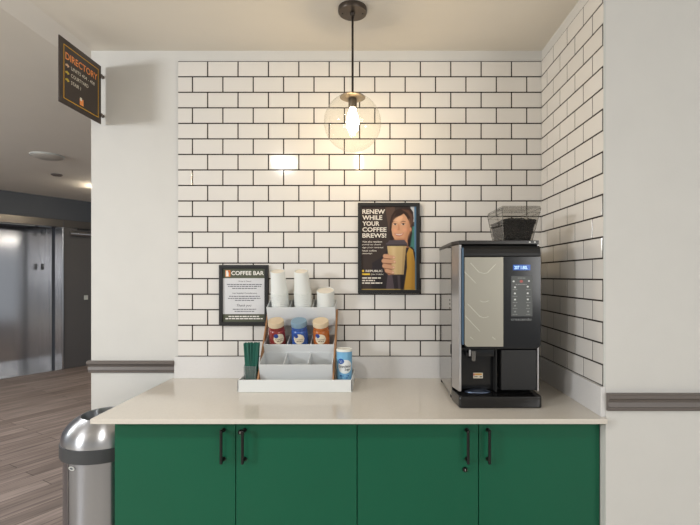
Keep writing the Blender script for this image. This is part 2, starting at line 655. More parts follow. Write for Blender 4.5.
# ================================================================== COUNTER AND CABINETS
CX0, CX1 = -1.046, 0.848
CY0 = Y(1.646)
ct = thing('countertop', ((CX0 + CX1) / 2, -0.3, CT - 0.018), 'cream quartz worktop with low upstands over the green cabinets', 'countertop')
MB().box(CX0, CX1, CY0, WALL_Y - 0.001, CT - 0.019, CT, bevel=0.0015).build('slab', M_quartz, ct)
MB().box(-1.031, 0.835, -0.012, WALL_Y - 0.001, CT, TZ0 - 0.0005, bevel=0.001).build('back_upstand', M_splash, ct)
MB().box(0.8355, SIDE_X - 0.0005, FRONT_Y + 0.0, WALL_Y - 0.001, CT, TZ0 - 0.0005, bevel=0.001).build('side_upstand', M_splash, ct)

DY = Y(1.712)                   # faces of the doors
CB = CT - 0.019                 # underside of the slab
x_edges = [-0.9956, -0.5337, -0.0718, 0.3901, 0.852]
def handle(m, x, zt, zb):
    r = 0.0042
    y0 = DY
    m.cyl((x, y0 - 0.03, zt), (x, y0 - 0.03, zb), 0.0055, 14)
    m.sphere((x, y0 - 0.03, zt), 0.0062)
    m.sphere((x, y0 - 0.03, zb), 0.0062)
    for z in (zt - 0.004, zb + 0.004):
        m.cyl((x, y0, z), (x, y0 - 0.03, z), 0.0052, 12)
        m.cyl((x, y0, z), (x, y0 - 0.004, z), 0.008, 12)
def lock(x, z):
    m = MB().use(M_black)
    m.lathe([(0.0095, 0), (0.0095, 0.005), (0.008, 0.009), (0.0055, 0.009), (0.0055, 0.0075), (0, 0.0075)], (x, DY, z), 24, M=Matrix.Rotation(PI / 2, 4, 'X'))
    m.use(M_chrome)
    m.box(x - 0.001, x + 0.001, DY - 0.0085, DY - 0.0074, z - 0.004, z + 0.004)
    return m
specs = [('green two door base cabinet beside the steel trash can', 0, 'upper'), ('green two door base cabinet standing under the coffee machine', 2, 'lower')]
for lab, k, kind in specs:
    xa, xb, xc = x_edges[k], x_edges[k + 1], x_edges[k + 2]
    c = thing('base_cabinet', ((xa + xc) / 2, -0.3, 0.0), lab, 'cabinet', 'green base cabinets')
    MB().box(xa + 0.0005, xc - 0.0005, DY + 0.022, -0.002, 0.10, CB - 0.0005).build('body', M_green, c, smooth=0)
    MB().box(xa + 0.002, xc - 0.002, DY + 0.08, -0.01, 0.0, 0.0995).build('toe_kick', M_black, c, smooth=0)
    for i, (u0, u1) in enumerate(((xa, xb), (xb, xc))):
        d = MB().box(u0 + 0.0015, u1 - 0.0015, DY, DY + 0.02, 0.105, CB - 0.004, bevel=0.0012).build('door', M_green, c)
        hx = u1 - 0.0455 if i == 0 else u0 + 0.0345
        zt = CAM_Z - (431.5 - 276) * (1.682) / F
        zb = CAM_Z - (463.0 - 276) * (1.682) / F
        m = MB()
        handle(m, hx, zt, zb)
        m.build('handle', M_black, d)
        if k == 0 and i == 1:
            lock(u0 + 0.0187, 0.8467).build('lock', None, d)
        if k == 2 and i == 0:
            lock(u1 - 0.052, 0.705).build('lock', None, d)

# ================================================================== TRASH CAN
TX, TY = -1.186, Y(2.0)
tc_ = thing('trash_can', (TX, TY, 0), 'round brushed steel trash can with open domed top beside the cabinets', 'trash can')
R = 0.170
m = MB().lathe([(R - 0.006, 0.0), (R - 0.002, 0.01), (R, 0.02), (R, 0.6745)], (TX, TY, 0), 64)
bd = m.build('body', mat('can_steel', srgb(158, 160, 166), 0.24, metal=1.0, noise=0.22, scale=7, stretch=(1, 1, 0.02)), tc_)
# the welded seam runs down the shell, turned towards the viewer's left
sa = math.radians(-118)
sx, sy = TX + (R + 0.0003) * math.cos(sa), TY + (R + 0.0003) * math.sin(sa)
MB().box(-0.0014, 0.0014, -0.001, 0.001, 0.02, 0.6695, M=Matrix.Translation((sx, sy, 0)) @ Matrix.Rotation(sa + PI / 2, 4, 'Z')).build('seam', M_rail, bd, smooth=0)
m = MB().lathe([(R + 0.001, 0.6745), (R + 0.0125, 0.6755), (R + 0.0135, 0.6785), (R + 0.0135, 0.7265), (R + 0.0125, 0.7305), (R + 0.004, 0.7315)], (TX, TY, 0), 64)
m.build('rubber_band', mat('dark_grey_rubber', srgb(58, 60, 63), 0.45), tc_)
prof = [(R + 0.009, 0.7317), (R + 0.009, 0.7495), (R + 0.002, 0.7745), (R - 0.014, 0.7975), (R - 0.034, 0.8165), (R - 0.052, 0.8275), (R - 0.060, 0.8325),
        (R - 0.064, 0.8325), (R - 0.0655, 0.8275), (R - 0.068, 0.7845), (R - 0.068, 0.6845)]
m = MB().lathe(prof, (TX, TY, 0), 64, cap=False)
m.build('dome_lid', mat('dome_steel', srgb(188, 189, 192), 0.3, metal=1.0, noise=0.06, scale=10, stretch=(1, 1, 0.05)), tc_)
for k_ in ('dome_steel', 'can_steel'):
    MATS[k_].node_tree.nodes['Principled BSDF'].inputs['Anisotropic'].default_value = 0.8
    MATS[k_].node_tree.nodes['Principled BSDF'].inputs['Anisotropic Rotation'].default_value = 0.25
MB().lathe([(R - 0.067, 0.6835), (0, 0.6825)], (TX, TY, 0), 48, cap=False).build('liner', M_dark, tc_)
ba = math.radians(-110)
bM = Matrix.Translation((TX + (R + 0.0004) * math.cos(ba), TY + (R + 0.0004) * math.sin(ba), 0.6525)) @ Matrix.Rotation(ba + PI / 2, 4, 'Z') @ Matrix.Rotation(PI / 2, 4, 'X')
m = MB().use(M_filler)
m.lathe([(1, 0), (1, 0.0012), (0.8, 0.0016), (0, 0.0016)], seg=28, M=bM @ Matrix.Diagonal((0.017, 0.008, 1, 1)))
m.use(M_char)
m.lathe([(1, 0.0017), (0, 0.0018)], seg=20, M=bM @ Matrix.Diagonal((0.010, 0.004, 1, 1)), cap=False)
m.build('badge', None, tc_)

# ================================================================== PENDANT
PX, PY = -0.1015, Y(1.952)
pl = thing('pendant_lamp', (PX, PY, CEIL), 'clear glass globe pendant with a glowing bulb hanging from the ceiling', 'lamp')
M_pend = mat('dark_bronze', srgb(48, 42, 38), 0.35, metal=0.7)
m = MB().lathe([(0.062, 0), (0.0625, -0.003), (0.0625, -0.017), (0.060, -0.021), (0.012, -0.0225), (0.010, -0.034), (0, -0.034)], (PX, PY, CEIL), 48)
cn = m.build('canopy', mat('bronze_canopy', srgb(84, 76, 70), 0.32, metal=0.8), pl)
for s in (-1, 1):
    MB().sphere((PX + s * 0.044, PY, CEIL - 0.0225), 0.0035, 0.0035, 0.002).build('screw', M_black, cn)
MB().cyl((PX, PY, CEIL - 0.03), (PX, PY, 2.225), 0.0048, 16).build('rod', M_pend, pl)
m = MB().lathe([(0.0, 2.229), (0.008, 2.229), (0.011, 2.222), (0.05, 2.219), (0.055, 2.216), (0.055, 2.213), (0.02, 2.208), (0, 2.208)], (PX, PY, 0), 48)
m.build('cap', mat('satin_nickel', srgb(112, 102, 88), 0.35, metal=0.85), pl)
MB().lathe([(0.0, 2.209), (0.017, 2.208), (0.0185, 2.20), (0.0185, 2.178), (0.016, 2.168), (0, 2.168)], (PX, PY, 0), 32).build('socket', MATS['satin_nickel'], pl)
prof = [(0, 2.168), (0.0125, 2.168), (0.014, 2.16), (0.021, 2.14), (0.026, 2.118), (0.0265, 2.10), (0.022, 2.08), (0.012, 2.066), (0, 2.062)]
MB().lathe(prof, (PX, PY, 0), 32, cap=False).build('bulb', mat('lit_bulb', (1, 1, 1, 1), 0.5, emit=(1.0, 0.76, 0.46, 1), strength=125.0), pl)
GC, GR = 2.104, 0.1235
prof = []
for i in range(33):
    a = math.acos((2.214 - GC) / GR) + (PI - math.acos((2.214 - GC) / GR)) * i / 32
    prof.append((max(0.0, GR * math.sin(a)) if i < 32 else 0.0, GC + GR * math.cos(a)))
M_globe = clear_mat('clear_globe_glass', (0.97, 0.965, 0.94, 1), 0.015, 0.5)
MB().lathe(prof, (PX, PY, 0), 64, cap=False).build('globe', M_globe, pl, smooth=60)

# ================================================================== WALL SIGNS
def wmap(y):
    """pixels measured on the back wall -> points on that wall plane"""
    return lambda u, v: Vector(((u - 376) * (Y0 := (y - CAM_Y)) / F, y, CAM_Z - (v - 276) * Y0 / F))
def frame_mesh(y0, y1, ox0, ox1, oz0, oz1, bw):
    m = MB()
    m.box(ox0, ox1, y0, y1, oz1 - bw, oz1, bevel=0.0015)
    m.box(ox0, ox1, y0, y1, oz0, oz0 + bw, bevel=0.0015)
    m.box(ox0, ox0 + bw, y0, y1, oz0 + bw, oz1 - bw, bevel=0.0015)
    m.box(ox1 - bw, ox1, y0, y1, oz0 + bw, oz1 - bw, bevel=0.0015)
    return m
S = 2.31 / F
def WX(px): return (px - 376) * S
def WZ(py): return CAM_Z - (py - 276) * S
def ink(name, r, g, b): return mat('print_' + name, srgb(r, g, b), 0.6, spec=0.25)
M_frame = mat('black_picture_frame', srgb(26, 26, 26), 0.4)

# ---- coffee bar notice
cs = thing('framed_sign', (WX(244.4), -0.01, WZ(325)), 'black framed white COFFEE BAR notice on the tiles', 'sign')
frame_mesh(-0.018, 0.0, WX(220.0), WX(268.8), WZ(325.3), WZ(265.0), 0.0185).build('frame', M_frame, cs)
q = wmap(-0.0092); q1 = wmap(-0.0096); q2 = wmap(-0.0100)
pg = MB().box(WX(222.5), WX(266.3), -0.009, -0.0005, WZ(322.4), WZ(268.0)).build('page', ink('page', 206, 207, 210), cs, smooth=0)
def rect(m, mp, a, b, c, d):
    return m.poly([mp(a, d), mp(b, d), mp(b, c), mp(a, c)])
m = MB().use(ink('olive', 84, 88, 74))
rect(m, q, 223.0, 266, 268.4, 278.2)
rect(m, q, 223.0, 266, 314.1, 322.2)
m.use(ink('orange', 214, 128, 58))
rect(m, q1, 225.4, 230.3, 270.2, 276.8)
m.use(ink('white', 232, 230, 224))
m.flat(q2, [(226.0, 270.6), (227.8, 270.6), (227.8, 272.6), (228.6, 272.6), (228.6, 276.4), (226.0, 276.4)])
m.use(ink('logo_red', 186, 84, 46))
rect(m, q2, 228.4, 229.6, 271.0, 273.2)
m.build('header_and_footer', None, pg, smooth=0)
m = MB().use(MATS['print_white'])
m.text('COFFEE BAR', q2, 231.3, 263.9, 275.1, 271.0, bold=0.02)
for i, (a, b, y) in enumerate(((228.5, 259.0, 316.5), (225.4, 262.8, 318.7))):
    m.words(q2, a, b, y + 0.55, y - 0.55, 40 + i)
m.use(ink('grey_text', 96, 98, 104))
m.text('Keep it Clean!', q1, 238.6, 251.2, 282.2, 280.6, bold=0.01)
m.text('Use Supplies Considerately', q1, 232.4, 257.2, 294.2, 292.5, bold=0.01)
m.text('Thank you', q1, 236.8, 251.4, 307.4, 304.0, shear=0.35)
for i, (a, b, y) in enumerate(((227.0, 261.8, 284.5), (228.0, 261.0, 286.4), (232.2, 256.6, 288.5), (229.0, 259.8, 296.3), (228.0, 260.4, 298.4), (235.0, 254.0, 300.4), (232.8, 256.2, 309.3), (234.6, 254.2, 311.4))):
    m.words(q1, a, b, y + 0.42, y - 0.42, i)
m.build('lettering', None, pg, smooth=0)

# ---- renewal poster
ps = thing('framed_poster', (WX(389), -0.01, WZ(294)), 'black framed poster of smiling woman offering a takeaway coffee cup', 'poster')
frame_mesh(-0.022, 0.0, WX(358.0), WX(419.5), WZ(293.3), WZ(203.3), 0.0175).build('frame', M_frame, ps)
pp = MB().box(WX(361.0), WX(417.2), -0.012, -0.0005, WZ(290.6), WZ(206.0)).build('print', ink('brown', 60, 48, 43), ps, smooth=0)
def layer(n): return wmap(-0.0121 - 0.0003 * n)
def A(pts): return [(356 + x / 10.29, 200 + y / 10.29) for x, y in pts]
def B(pts): return [(355 + x / 8.743, 240 + y / 8.743) for x, y in pts]
def ell(cx, cy, rx, ry, n=18, rot=0.0):
    return [(cx + rx * math.cos(2 * PI * i / n) * math.cos(rot) - ry * math.sin(2 * PI * i / n) * math.sin(rot),
             cy + rx * math.cos(2 * PI * i / n) * math.sin(rot) + ry * math.sin(2 * PI * i / n) * math.cos(rot)) for i in range(n)]
ART = []
def art(col, n, pts, soft=0.32):
    ART.append((tuple(int(c * 0.94) for c in col), n, pts, soft))
art((88, 68, 58), 0, A([(300, 70), (400, 70), (400, 250), (340, 330), (320, 200)]))
art((205, 205, 205), 0, [(410.5, 206.6), (415.4, 206.6), (415.4, 222), (411.5, 222)])
art((92, 132, 165), 1, [(414.2, 206.6), (416.3, 206.6), (416.3, 290), (414.2, 290)])
art((70, 128, 118), 0, [(408.5, 228), (414.4, 226), (414.4, 249), (409, 249)])
art((48, 31, 26), 1, A([(352, 415), (344, 330), (350, 230), (366, 160), (396, 112), (450, 86), (520, 78), (565, 90), (588, 125), (593, 190), (582, 260), (577, 330), (563, 400), (556, 470), (530, 500), (470, 500), (380, 470)]))
art((44, 38, 42), 1, B([(150, 200), (230, 150), (300, 60), (500, 60), (525, 110), (525, 436), (150, 436)]))
art((86, 74, 80), 2, B([(285, 300), (325, 300), (345, 436), (270, 436)]))
art((74, 64, 70), 2, B([(370, 310), (395, 310), (400, 436), (378, 436)]))
art((196, 150, 62), 2, B([(452, 120), (475, 62), (507, 88), (522, 190), (522, 436), (425, 436), (440, 340), (455, 240)]))
art((198, 138, 104), 2, A([(440, 400), (535, 330), (530, 420), (545, 490), (480, 490), (440, 450)]))
face = A([(408, 186), (452, 164), (492, 140), (520, 172), (540, 214), (552, 262), (555, 305), (545, 345), (524, 390), (500, 420), (466, 436), (430, 428), (396, 402), (374, 362), (365, 305), (372, 240), (388, 205)])
art((214, 162, 126), 3, face)
art((198, 138, 104), 4, A([(540, 214), (552, 262), (555, 305), (545, 345), (524, 390), (500, 420), (486, 428), (520, 360), (530, 290)]))
art((210, 150, 114), 3, A(ell(562, 302, 10, 22)))
for ex, sgn in ((402, 1), (486, -1)):
    art((236, 222, 212), 4, A(ell(ex, 250, 19, 8)))
    art((50, 32, 26), 5, A(ell(ex + 1, 249, 11, 9)))
    art((58, 38, 30), 5, A([(ex - 22, 246), (ex - 10, 239), (ex + 8, 238), (ex + 22, 245), (ex + 8, 243), (ex - 10, 243)]))
    art((74, 48, 36), 4, A([(ex - 26, 226), (ex, 215), (ex + 25, 222), (ex + 25, 227), (ex, 221), (ex - 25, 231)]))
art((200, 138, 104), 4, A([(436, 250), (444, 250), (452, 300), (446, 312), (424, 312), (420, 302), (432, 296)]))
art((188, 104, 86), 4, A([(396, 344), (424, 347), (462, 346), (494, 336), (480, 360), (450, 374), (420, 371), (404, 358)]))
art((236, 224, 210), 5, A([(404, 348), (428, 351), (462, 350), (486, 342), (472, 356), (450, 363), (422, 361), (410, 356)]))
art((226, 150, 118), 4, A(ell(398, 312, 20, 16)))
art((214, 146, 112), 4, A(ell(512, 308, 20, 17)))
art((232, 180, 144), 4, A(ell(450, 186, 34, 20, rot=-0.4)))
art((84, 56, 44), 2, A([(470, 100), (540, 105), (575, 150), (585, 230), (566, 250), (560, 180), (530, 130)]))
art((70, 46, 38), 2, A([(360, 330), (358, 240), (378, 170), (410, 130), (400, 165), (374, 225), (366, 300)]))
art((206, 178, 128), 6, B([(280, 46), (448, 46), (425, 302), (310, 302)]))
art((188, 158, 110), 7, B([(420, 46), (448, 46), (425, 302), (408, 302)]))
art((84, 74, 80), 7, B([(268, 52), (270, 28), (286, 22), (300, 2), (432, -2), (446, 18), (456, 26), (456, 52)]))
art((54, 46, 50), 8, B([(268, 52), (269, 40), (456, 40), (456, 52)]))
art((176, 122, 92), 6, B([(250, 130), (292, 118), (320, 200), (330, 300), (296, 308), (262, 280), (240, 200)]))
for (x0, y0, x1, y1, r) in ((262, 140, 338, 152, 18), (250, 182, 344, 190, 18), (256, 226, 336, 240, 18), (278, 268, 330, 284, 17)):
    ang = math.atan2(y1 - y0, x1 - x0)
    pts = [(x0 + r * math.cos(ang + PI / 2 + PI * i / 8), y0 + r * math.sin(ang + PI / 2 + PI * i / 8)) for i in range(9)]
    pts += [(x1 + r * 0.8 * math.cos(ang - PI / 2 + PI * i / 8), y1 + r * 0.8 * math.sin(ang - PI / 2 + PI * i / 8)) for i in range(9)]
    art((120, 78, 60), 7, B([(px, py + 5) for px, py in pts]))
    art((212, 162, 128), 8, B(pts))
    art((232, 192, 166), 9, B(ell(x1 + 2, y1, 9, 7)))
art((206, 176, 96), 2, [(361.3, 289.0), (415.5, 289.0), (415.5, 289.7), (361.3, 289.7)])
# soft modelling of the printed face, hair and cup
art((196, 140, 104), 5.5, A([(545, 200), (560, 262), (560, 330), (530, 400), (480, 440), (500, 380), (522, 320), (528, 250)]), 2.2)
art((232, 186, 148), 5.5, A(ell(432, 205, 42, 26, rot=-0.4)), 2.4)
art((228, 168, 134), 5.5, A(ell(404, 312, 22, 18)), 1.6)
art((226, 166, 132), 5.5, A(ell(500, 306, 22, 18)), 1.6)
art((188, 128, 96), 5.5, A(ell(452, 408, 60, 14)), 1.8)
art((96, 66, 52), 2.5, A([(480, 96), (545, 108), (580, 160), (586, 240), (566, 250), (556, 180), (528, 134)]), 1.8)
art((26, 20, 20), 2.5, A([(560, 330), (576, 340), (556, 470), (530, 480), (545, 400)]), 1.6)
art((222, 196, 148), 7.5, B([(318, 60), (352, 60), (360, 292), (334, 292)]), 2.6)
art((30, 26, 30), 2.5, B([(400, 300), (430, 300), (424, 436), (404, 436)]), 2.0)
art((34, 28, 30), 1.5, B([(150, 300), (250, 310), (262, 436), (150, 436)]), 3.0)
art((176, 130, 50), 2.5, B([(500, 130), (522, 190), (522, 436), (492, 436)]), 2.0)
import numpy as np
def print_mesh():
    nx, ny = 122, 188
    U = np.linspace(361.0, 416.4, nx)
    V = np.linspace(206.2, 290.4, ny)
    uu, vv = np.meshgrid(U, V)
    px, py = uu.ravel(), vv.ravel()
    col = np.tile(np.array([56.0, 46.0, 42.0]), (px.size, 1))
    for c, n, pts, soft in sorted(ART, key=lambda a: a[1]):
        p = np.array(pts)
        qn = np.roll(p, -1, axis=0)
        dist = np.full(px.size, 1e9)
        inside = np.zeros(px.size, bool)
        for (x0, y0), (x1, y1) in zip(p, qn):
            ex, ey = x1 - x0, y1 - y0
            t_ = np.clip(((px - x0) * ex + (py - y0) * ey) / (ex * ex + ey * ey + 1e-12), 0, 1)
            dist = np.minimum(dist, np.hypot(px - x0 - t_ * ex, py - y0 - t_ * ey))
            cr = (y0 > py) != (y1 > py)
            xi = x0 + (py - y0) * ex / (ey if abs(ey) > 1e-9 else 1e-9)
            inside ^= cr & (px < xi)
        sd = np.where(inside, dist, -dist)
        a_ = np.clip(sd / (2 * soft) + 0.5, 0, 1)
        a_ = (a_ * a_ * (3 - 2 * a_))[:, None]
        col = col * (1 - a_) + np.array(c, float) * a_
    c01 = col / 255.0
    lin = np.where(c01 <= 0.04045, c01 / 12.92, ((c01 + 0.055) / 1.055) ** 2.4)
    mp = layer(1)
    verts = [mp(x, y) for x, y in zip(px, py)]
    faces = [(r_ * nx + c_, r_ * nx + c_ + 1, (r_ + 1) * nx + c_ + 1, (r_ + 1) * nx + c_) for r_ in range(ny - 1) for c_ in range(nx - 1)]
    me = bpy.data.meshes.new('picture')
    me.from_pydata(verts, [], faces)
    at = me.color_attributes.new('ink', 'FLOAT_COLOR', 'POINT')
    at.data.foreach_set('color', np.hstack([lin, np.ones((px.size, 1))]).astype(np.float32).ravel())
    mm = bpy.data.materials.new('printed_picture')
    mm.use_nodes = True
    nt = mm.node_tree
    an = nt.nodes.new('ShaderNodeAttribute')
    an.attribute_name = 'ink'
    b = nt.nodes['Principled BSDF']
    b.inputs['Roughness'].default_value = 0.5
    b.inputs['Specular IOR Level'].default_value = 0.3
    nt.links.new(an.outputs['Color'], b.inputs['Base Color'])
    me.materials.append(mm)
    o = bpy.data.objects.new('picture', me)
    COL.objects.link(o)
    o.parent = pp
    o.matrix_parent_inverse = world_of(pp).inverted()
print_mesh()
m = MB().use(ink('warm_white', 224, 217, 206))
for i, (s, x1) in enumerate((('RENEW', 298), ('WHILE', 270), ('YOUR', 242), ('COFFEE', 314), ('BREWS!', 312))):
    y0 = 143 + i * 61.3
    m.text(s, layer(4), 356 + 65 / 10.29, 356 + x1 / 10.29, 200 + y0 / 10.29, 200 + (y0 - 46) / 10.29, bold=0.025)
for i, (s, x1) in enumerate((('Visit the resident', 425), ('portal to check', 405), ('sign your renewal', 440), ('lease online', 325), ('instantly!', 245))):
    y0 = 290 + i * 52
    m.text(s, layer(4), 358 + 72 / 17.5, 358 + x1 / 17.5, 226 + y0 / 17.5, 226 + (y0 - 30) / 17.5, bold=0.01)
m.text('REPUBLIC', layer(4), 358 + 135 / 17.5, 358 + 430 / 17.5, 264 + 140 / 17.5, 264 + 103 / 17.5, bold=0.02)
m.text('ON MAIN', layer(4), 358 + 225 / 17.5, 358 + 440 / 17.5, 264 + 194 / 17.5, 264 + 168 / 17.5)
for i, (y, x1) in enumerate(((245, 400), (290, 295), (334, 425))):
    m.words(layer(4), 362, 358 + x1 / 17.5, 264 + (y + 11) / 17.5, 264 + (y - 11) / 17.5, 70 + i)
m.use(ink('yellow', 226, 190, 70))
m.flat(layer(4), ell(358 + 88 / 17.5, 264 + 122 / 17.5, 1.15, 1.25))
m.flat(layer(4), [(362, 273.4), (369.9, 273.4), (369.9, 275), (362, 275)])
m.build('lettering', None, pp, smooth=0)

# ---- directory flag sign, square to the back wall
DX = -1.4035
dz0, dz1, dy0, dy1 = 2.215, 2.511, -0.315, -0.012
ds = thing('directory_sign', (DX, 0.0, 2.36), 'dark brown DIRECTORY sign sticking out from the wall near the ceiling', 'sign')
pn = MB().box(DX - 0.006, DX, dy0, dy1, dz0, dz1, bevel=0.001).build('panel', mat('dark_brown_sign', srgb(58, 48, 42), 0.4), ds)
def dmap(u, v, off=0.0005):      # u 0..1 from the free edge to the wall, v 0..1 upwards
    return Vector((DX + off, dy0 + u * (dy1 - dy0), dz0 + v * (dz1 - dz0)))
m = MB().use(ink('gold', 214, 164, 44))
for a, b, c, d in ((0.085, 0.925, 0.90, 0.912), (0.085, 0.925, 0.085, 0.097), (0.085, 0.099, 0.097, 0.90), (0.911, 0.925, 0.097, 0.90)):
    m.poly([dmap(a, c), dmap(b, c), dmap(b, d), dmap(a, d)])
m.build('border', None, pn, smooth=0)
m = MB().use(ink('sign_orange', 238, 152, 88))
m.text('DIRECTORY', dmap, 0.125, 0.895, 0.70, 0.81, bold=0.015)
m.use(ink('sign_cream', 226, 220, 206))
for i, (s, u1) in enumerate((('UNITS 404 - 408', 0.82), ('COURTYARD', 0.66), ('STAIR 1', 0.475))):
    v = 0.585 - 0.112 * i
    m.text(s, dmap, 0.25, u1, v, v + 0.055, bold=0.005)
for i in range(3):
    v = 0.60 - 0.112 * i
    m.use(ink(('arrow_pale', 'arrow_yellow', 'arrow_yellow')[i], *((214, 180, 150), (200, 176, 74), (200, 176, 74))[i]))
    m.flat(dmap, [(0.125, v + 0.002), (0.17, v + 0.002), (0.17, v - 0.018), (0.215, v + 0.014), (0.17, v + 0.046), (0.17, v + 0.026), (0.125, v + 0.026)])
m.build('lettering', None, pn, smooth=0)
m = MB().use(ink('sign_orange', 238, 152, 88))
m.flat(dmap, [(0.45, 0.125), (0.54, 0.125), (0.54, 0.225), (0.45, 0.225)])
m.use(MATS['print_sign_cream'])
m.flat(lambda u, v: dmap(u, v, 0.0009), [(0.455, 0.195), (0.50, 0.195), (0.50, 0.245), (0.455, 0.245)])
m.build('logo', None, pn, smooth=0)
for z in (2.462, 2.262):
    m = MB()
    m.cyl((DX - 0.003, dy1 - 0.001, z), (DX - 0.003, WALL_Y, z), 0.006, 14)
    m.cyl((DX - 0.003, WALL_Y - 0.004, z), (DX - 0.003, WALL_Y, z), 0.0085, 18)
    m.box(DX - 0.010, DX + 0.005, dy1 - 0.006, dy1 + 0.006, z - 0.008, z + 0.008, bevel=0.001)
    m.build('bracket', M_rail, ds)

# ================================================================== COFFEE MACHINE
cm = thing('coffee_machine', (0.49, Y(2.05), CT), 'tall black and steel coffee machine with keypad and bean hopper on the counter', 'coffee machine')
M_mirror = mat('polished_side_steel', srgb(150, 148, 146), 0.09, metal=1.0)
M_blk = mat('black_gloss_plastic', srgb(22, 22, 23), 0.16)
M_blk_s = mat('black_satin_plastic', srgb(19, 19, 20), 0.42, bump=0.1, bump_scale=500)
M_silver = mat('champagne_silver', srgb(160, 156, 144), 0.4, metal=0.6)
M_strip = mat('bright_silver', srgb(196, 194, 194), 0.28, metal=0.85)
def prZ(pts, z0, z1):
    return [(x, Y(z), z0) for x, z in pts], (0, 0, z1 - z0)
# housing behind the front
MB().box(0.3215, 0.650, Y(1.905), Y(2.26), CT + 0.012, 1.568, bevel=0.002).build('housing', M_blk_s, cm)
sp = MB().box(0.319, 0.3212, Y(1.893), Y(2.258), CT + 0.018, 1.566).build('side_panel', M_mirror, cm, smooth=0)
m = MB()
for dz in (0, 0.017, 0.034):
    m.lathe([(0.0036, 0), (0.0036, 0.0012), (0, 0.0014)], (0.319, Y(1.945), 1.302 + dz), 14, M=Matrix.Rotation(-PI / 2, 4, 'Y'))
m.build('vent_holes', M_dark, sp)
MB().box(0.3165, 0.319, Y(1.905), Y(1.916), 1.11, 1.15, bevel=0.001).build('latch', M_dark, sp)
for x in (0.335, 0.63):
    for z in (1.94, 2.22):
        MB().lathe([(0.014, 0.0004), (0.016, 0.0119)], (x, Y(z), CT), 20).build('foot', M_dark, cm)
# slim front body: bright posts at both sides
pts, e = prZ([(0.319, 1.893), (0.3345, 1.812), (0.3435, 1.812), (0.3435, 1.904), (0.319, 1.904)], CT + 0.058, 1.566)
MB().prism(pts, e, bevel=0.0012).build('corner_post', M_strip, cm)
pts, e = prZ([(0.651, 1.815), (0.6565, 1.815), (0.6565, 1.95), (0.651, 1.95)], CT + 0.058, 1.566)
MB().prism(pts, e, bevel=0.001).build('corner_post', M_strip, cm)
pts, e = prZ([(0.3448, 1.8035), (0.3505, 1.797), (0.3505, 1.85), (0.3448, 1.85)], 1.165, 1.553)
MB().prism(pts, e, bevel=0.0008).build('blue_edge', mat('blue_edge_strip', srgb(56, 82, 104), 0.35), cm)

# door: rounded lower corners
def rounded(x0, x1, z0, z1, r, lower=True, upper=False, n=6):
    p = []
    def arc(cx, cz, a0, a1):
        return [(cx + r * math.cos(a0 + (a1 - a0) * i / n), cz + r * math.sin(a0 + (a1 - a0) * i / n)) for i in range(n + 1)]
    p += arc(x0 + r, z0 + r, PI, 1.5 * PI) if lower else [(x0, z0)]
    p += arc(x1 - r, z0 + r, 1.5 * PI, 2 * PI) if lower else [(x1, z0)]
    p += arc(x1 - r, z1 - r, 0, 0.5 * PI) if upper else [(x1, z1)]
    p += arc(x0 + r, z1 - r, 0.5 * PI, PI) if upper else [(x0, z1)]
    return p
FZ = 1.797
dr = MB().prism([(x, Y(FZ), z) for x, z in rounded(0.3512, 0.659, 1.150, 1.518, 0.021)], (0, 0.06, 0), bevel=0.0018).build('door', M_blk, cm)
lp = MB().prism([(x, Y(FZ) - 0.0022, z) for x, z in rounded(0.3535, 0.508, 1.158, 1.515, 0.014)[:7] + [(0.508, 1.158), (0.508, 1.515), (0.3535, 1.515)]], (0, 0.002, 0), bevel=0.0008).build('silver_panel', M_silver, dr)
def pmap(u, v):                  # pixels on the silver panel's face
    zz = FZ - 0.0030
    return Vector(((u - 376) * zz / F, Y(zz), CAM_Z - (v - 276) * zz / F))
m = MB()
def scratch(x0, y0, x1, y1, wd=0.16):
    a = Vector((455 + x0 / 5.255, 255 + y0 / 5.25)); b = Vector((455 + x1 / 5.255, 255 + y1 / 5.25))
    n = Vector((-(b - a).y, (b - a).x)).normalized() * wd
    m.poly([pmap(*(a - n)), pmap(*(b - n)), pmap(*(b + n)), pmap(*(a + n))])
for seg in ((82, 42, 128, 92), (50, 88, 108, 146), (214, 48, 172, 92), (66, 256, 134, 326), (52, 318, 130, 400), (80, 430, 96, 444), (196, 430, 212, 444)):
    scratch(*seg)
for cy in (90, 240, 322):
    pts = [(132 + 44 * i / 8, cy + 7 * math.sin(PI * i / 8)) for i in range(9)]
    for a, b in zip(pts, pts[1:]):
        scratch(*a, *b, 0.12)
m.build('embossed_lines', mat('pale_line', srgb(222, 220, 208), 0.4, metal=0.2), lp, smooth=0)
# control side
def cmap(off):
    zz = FZ - off
    return lambda u, v: Vector(((u - 376) * FZ / F, Y(zz), CAM_Z - (v - 276) * FZ / F))
c0 = lambda px: (px - 376) * FZ / F
cz = lambda py: CAM_Z - (py - 276) * FZ / F
sc = MB().box(c0(513.0), c0(530.2), Y(FZ) - 0.0012, Y(FZ) + 0.001, cz(270.2), cz(264.8)).build('display', mat('blue_display', srgb(20, 70, 150), 0.2, emit=srgb(50, 120, 215), strength=0.3), dr, smooth=0)
MB().text('207 1.80L', cmap(0.0016), 514.2, 527.5, 269.2, 265.9, bold=0.02).build('readout', mat('lit_segments', srgb(190, 225, 250), 0.4, emit=srgb(190, 226, 250), strength=0.7), sc, smooth=0)
kp = MB().box(c0(511.2), c0(532.4), Y(FZ) - 0.0014, Y(FZ) + 0.001, cz(316.3), cz(276.0), bevel=0.0006).build('keypad', mat('grey_membrane', srgb(78, 81, 80), 0.4), dr)
def key(cx, cy, r, material, name='button'):
    MB().lathe([(1, 0), (1, 0.0006), (0, 0.0009)], seg=16, M=Matrix.Translation(cmap(0.0014)(cx, cy)) @ Matrix.Rotation(PI / 2, 4, 'X') @ Matrix.Diagonal((r, r * 0.85, 1, 1)), cap=False).build(name, material, kp)
M_key = mat('white_key', srgb(214, 216, 214), 0.5)
